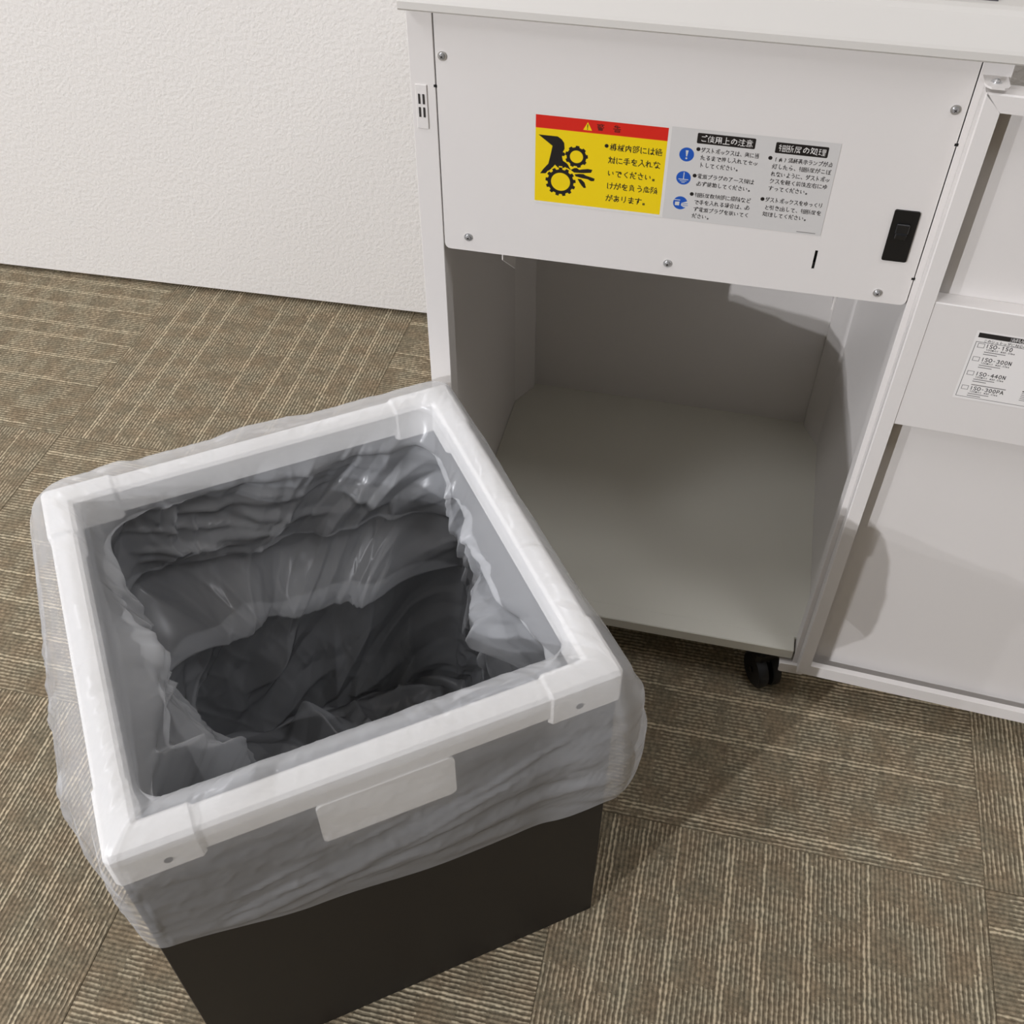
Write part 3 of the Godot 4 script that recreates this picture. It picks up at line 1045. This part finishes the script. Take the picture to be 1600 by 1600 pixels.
# lettering from x, centred on the line y
func letters(img: Image, text: String, x: float, y: float, pitch: float, w: float, h: float, thick: float, c: Color) -> void:
	for ch in text:
		if GLYPH.has(ch):
			var strokes: PackedStringArray = GLYPH[ch].split(" ")
			var thin := thick * (0.76 if strokes.size() > 8 else 1.0)
			for stroke in strokes:
				var last := Vector2(-1, 0)
				for i in range(0, stroke.length(), 2):
					var p := Vector2(x + (pitch - w) / 2 + w * int(stroke[i]) / 9.0, y - h / 2 + h * int(stroke[i + 1]) / 9.0)
					if last.x >= 0:
						line(img, last, p, thin, c)
					last = p
		x += pitch


func gear(img: Image, at: Vector2, r: float, hole: float, teeth: int, start: float, c: Color, ground: Color) -> void:
	var pts := PackedVector2Array()
	for i in teeth:
		for k in [[0.0, 0.85], [0.20, 0.86], [0.28, 1.0], [0.70, 1.0], [0.78, 0.86]]:
			pts.append(at + Vector2(r * k[1], 0).rotated(start + TAU * (i + k[0]) / teeth))
	fill(img, pts, c)
	disc(img, at, hole, ground)


func poly(flat: Array) -> PackedVector2Array:
	var out := PackedVector2Array()
	for i in range(0, flat.size(), 2):
		out.append(Vector2(flat[i], flat[i + 1]))
	return out


func label_look() -> StandardMaterial3D:
	var paper := Color8(208, 206, 203)
	var ink := Color8(28, 24, 24)
	var yellow := Color8(240, 208, 8)
	var red := Color8(212, 34, 20)
	var blue := Color8(28, 84, 178)
	var img := Image.create(1365, 450, false, Image.FORMAT_RGB8)
	img.fill(paper)
	img.fill_rect(Rect2i(0, 0, 630, 450), Color8(224, 221, 216))
	img.fill_rect(Rect2i(11, 9, 605, 428), yellow)
	img.fill_rect(Rect2i(11, 9, 605, 62), red)
	img.fill_rect(Rect2i(11, 70, 605, 2), Color8(240, 150, 20))
	# warning triangle and the two big characters
	fill(img, poly([251, 21, 272, 60, 231, 60]), yellow)
	line(img, Vector2(251, 33), Vector2(251, 47), 3.5, ink)
	disc(img, Vector2(251, 54), 2.4, ink)
	var deep := Color8(96, 22, 14)
	letters(img, "警", 293, 39, 34, 31, 29, 4.6, deep)
	letters(img, "告", 368, 39, 34, 31, 29, 4.4, deep)
	# arm and hand caught between two gears
	fill(img, poly([25, 104, 115, 104, 134, 116, 146, 132, 149, 160, 140, 179, 138, 200, 143, 220, 158, 228, 167, 236, 176, 252, 186, 264, 198, 272, 240, 270, 278, 264, 284, 249, 262, 247, 236, 252, 222, 256, 210, 248, 198, 250, 186, 258, 172, 262, 164, 258, 156, 249, 136, 261, 120, 256, 106, 243, 92, 262, 61, 292, 36, 295, 50, 272, 74, 242, 84, 195, 92, 152]), ink)
	gear(img, Vector2(206, 193), 58, 30, 9, 0.25, yellow, yellow)
	gear(img, Vector2(135, 327), 80, 47, 13, 0.1, yellow, yellow)
	gear(img, Vector2(206, 193), 54, 31, 9, 0.25, ink, yellow)
	gear(img, Vector2(135, 327), 73, 46, 13, 0.1, ink, yellow)
	disc(img, Vector2(143, 187), 9, ink)
	fill(img, poly([201, 281, 222, 276, 243, 275, 254, 281, 267, 284, 280, 287, 297, 292, 294, 304, 280, 306, 264, 298, 238, 296, 206, 290]), ink)
	fill(img, poly([216, 302, 232, 302, 241, 309, 250, 317, 258, 342, 248, 345, 236, 333, 227, 321]), ink)
	disc(img, Vector2(343, 124), 9.0, ink)
	var big := [["機械内部には絶", 357, 127], ["対に手を入れな", 354, 190], ["いでください。", 354, 254], ["けがを負う危険", 354, 318], ["があります。", 354, 381]]
	for k in big:
		letters(img, k[0], k[1], k[2], 34.6, 29, 30.5, 3.8, ink)
	# headings
	for k in [[746, 17, 1002, 66, "ご使用上の注意", 757, 33.6], [1090, 22, 1317, 72, "細断屑の処理", 1102, 34.4]]:
		fill(img, rounded(k[0], k[1], k[2], k[3], 6), ink)
		letters(img, k[4], k[5], (k[1] + k[3]) / 2.0, k[6], 28.5, 30, 3.4, Color8(232, 230, 226))
	# blue mandatory signs
	for k in [[708, 124], [707, 238], [706, 364]]:
		disc(img, Vector2(k[0], k[1]), 33, blue)
	fill(img, poly([702, 104, 715, 104, 711, 133, 706, 133]), paper)
	disc(img, Vector2(708.5, 142), 4.6, paper)
	line(img, Vector2(707, 212), Vector2(707, 243), 4, paper)
	line(img, Vector2(686, 245), Vector2(728, 245), 4, paper)
	line(img, Vector2(693, 253), Vector2(721, 253), 3, paper)
	line(img, Vector2(700, 260), Vector2(714, 260), 3, paper)
	line(img, Vector2(678, 350), Vector2(703, 350), 4, paper)
	fill(img, poly([682, 360, 702, 358, 702, 378, 682, 378]), paper)
	fill(img, poly([712, 364, 742, 350, 744, 384, 722, 384, 710, 376]), paper)
	line(img, Vector2(716, 368), Vector2(740, 364), 2, blue)
	line(img, Vector2(718, 376), Vector2(742, 374), 2, blue)
	for k in [[757, 93], [756, 221], [754, 313], [1076, 98], [1075, 298]]:
		disc(img, Vector2(k[0], k[1]), 9.0, ink)
	var small := [["ダストボックスは、奥に当", 768, 95], ["たるまで押し入れてセッ", 770, 130], ["トしてください。", 769, 166], ["電源プラグのアース線は", 767, 221], ["必ず接地してください。", 768, 258], ["細断屑収納部に掃除など", 767, 314], ["で手を入れる場合は、必", 768, 350], ["ず電源プラグを抜いてく", 770, 387], ["ださい。", 766, 421],
		["(山)満杯表示ランプが点", 1089, 100], ["灯したら、細断屑がこぼ", 1090, 135], ["れないように、ダストボッ", 1091, 171], ["クスを軽く前後左右にゆ", 1090, 206], ["すってください。", 1091, 241], ["ダストボックスをゆっくり", 1086, 298], ["と引き出して、細断屑を", 1089, 336], ["処理してください。", 1087, 371]]
	for k in small:
		var pitch := 21.6 if k[0].length() > 11 else 23.4
		letters(img, k[0], k[1], k[2], pitch, pitch - 3.6, 21, 2.5, ink)
	# a line of print too small to read
	for i in 17:
		line(img, Vector2(1256 + i * 5, 441), Vector2(1258.4 + i * 5, 441), 3.5, Color8(120, 118, 116))
	var m := mat(Color.WHITE, 0.35)
	m.albedo_texture = ImageTexture.create_from_image(img)
	m.texture_repeat = false
	return m


func sticker_look() -> StandardMaterial3D:
	var paper := Color8(238, 235, 232)
	var ink := Color8(34, 32, 32)
	var grey := Color8(138, 135, 133)
	var img := Image.create(800, 640, false, Image.FORMAT_RGB8)
	img.fill(paper)
	img.fill_rect(Rect2i(19, 17, 762, 42), ink)
	letters(img, "消耗品", 242, 38, 37, 32, 32, 3.6, paper)
	letters(img, "このシュレッダに対応の", 66, 82, 28, 23, 24, 2.8, ink)
	for k in [[20, 99, 780, 99], [20, 616, 780, 616], [20, 99, 20, 616], [780, 99, 780, 616]]:
		line(img, Vector2(k[0], k[1]), Vector2(k[2], k[3]), 3.2, ink)
	var names := [["ISO-150", 111, 92], ["ISO-300N", 234, 96], ["ISO-440N", 369, 96], ["ISO-300PA", 509, 96]]
	for k in names:
		var top: float = k[1]
		for e in [[0, 0, 46, 0], [46, 0, 46, 36], [46, 36, 0, 36], [0, 36, 0, 0]]:
			line(img, Vector2(40 + e[0], top + e[1]), Vector2(40 + e[2], top + e[3]), 2.8, ink)
		letters(img, k[0], k[2], top + 15, 28.2, 21, 31, 5.2, ink)
		letters(img, "100枚入り", 104, top + 48, 15, 13, 15, 2.0, ink)
		letters(img, "厚み0.03mm", 212, top + 48, 13, 11, 14, 2.0, ink)
		for row in [[70, 150], [90, 92]]:
			var x := 102.0
			while x < 102 + row[1]:
				line(img, Vector2(x, top + row[0]), Vector2(x + 5, top + row[0]), 7, grey)
				line(img, Vector2(x + 1, top + row[0] - 3), Vector2(x + 3, top + row[0] + 3), 2, ink)
				x += 11
	for x in range(104, 350, 12):
		line(img, Vector2(x, 492), Vector2(x + 7, 492), 9, grey)
	for b in [[470, 160, 8], [476, 330, 5], [476, 480, 6]]:
		for row in b[2]:
			for x in range(b[0], 740, 13):
				line(img, Vector2(x, b[1] + row * 17), Vector2(x + 9, b[1] + row * 17), 9.0 if row == 0 else 6.0, ink if row == 0 else grey)
	var m := mat(Color.WHITE, 0.5)
	m.albedo_texture = ImageTexture.create_from_image(img)
	m.texture_repeat = false
	return m
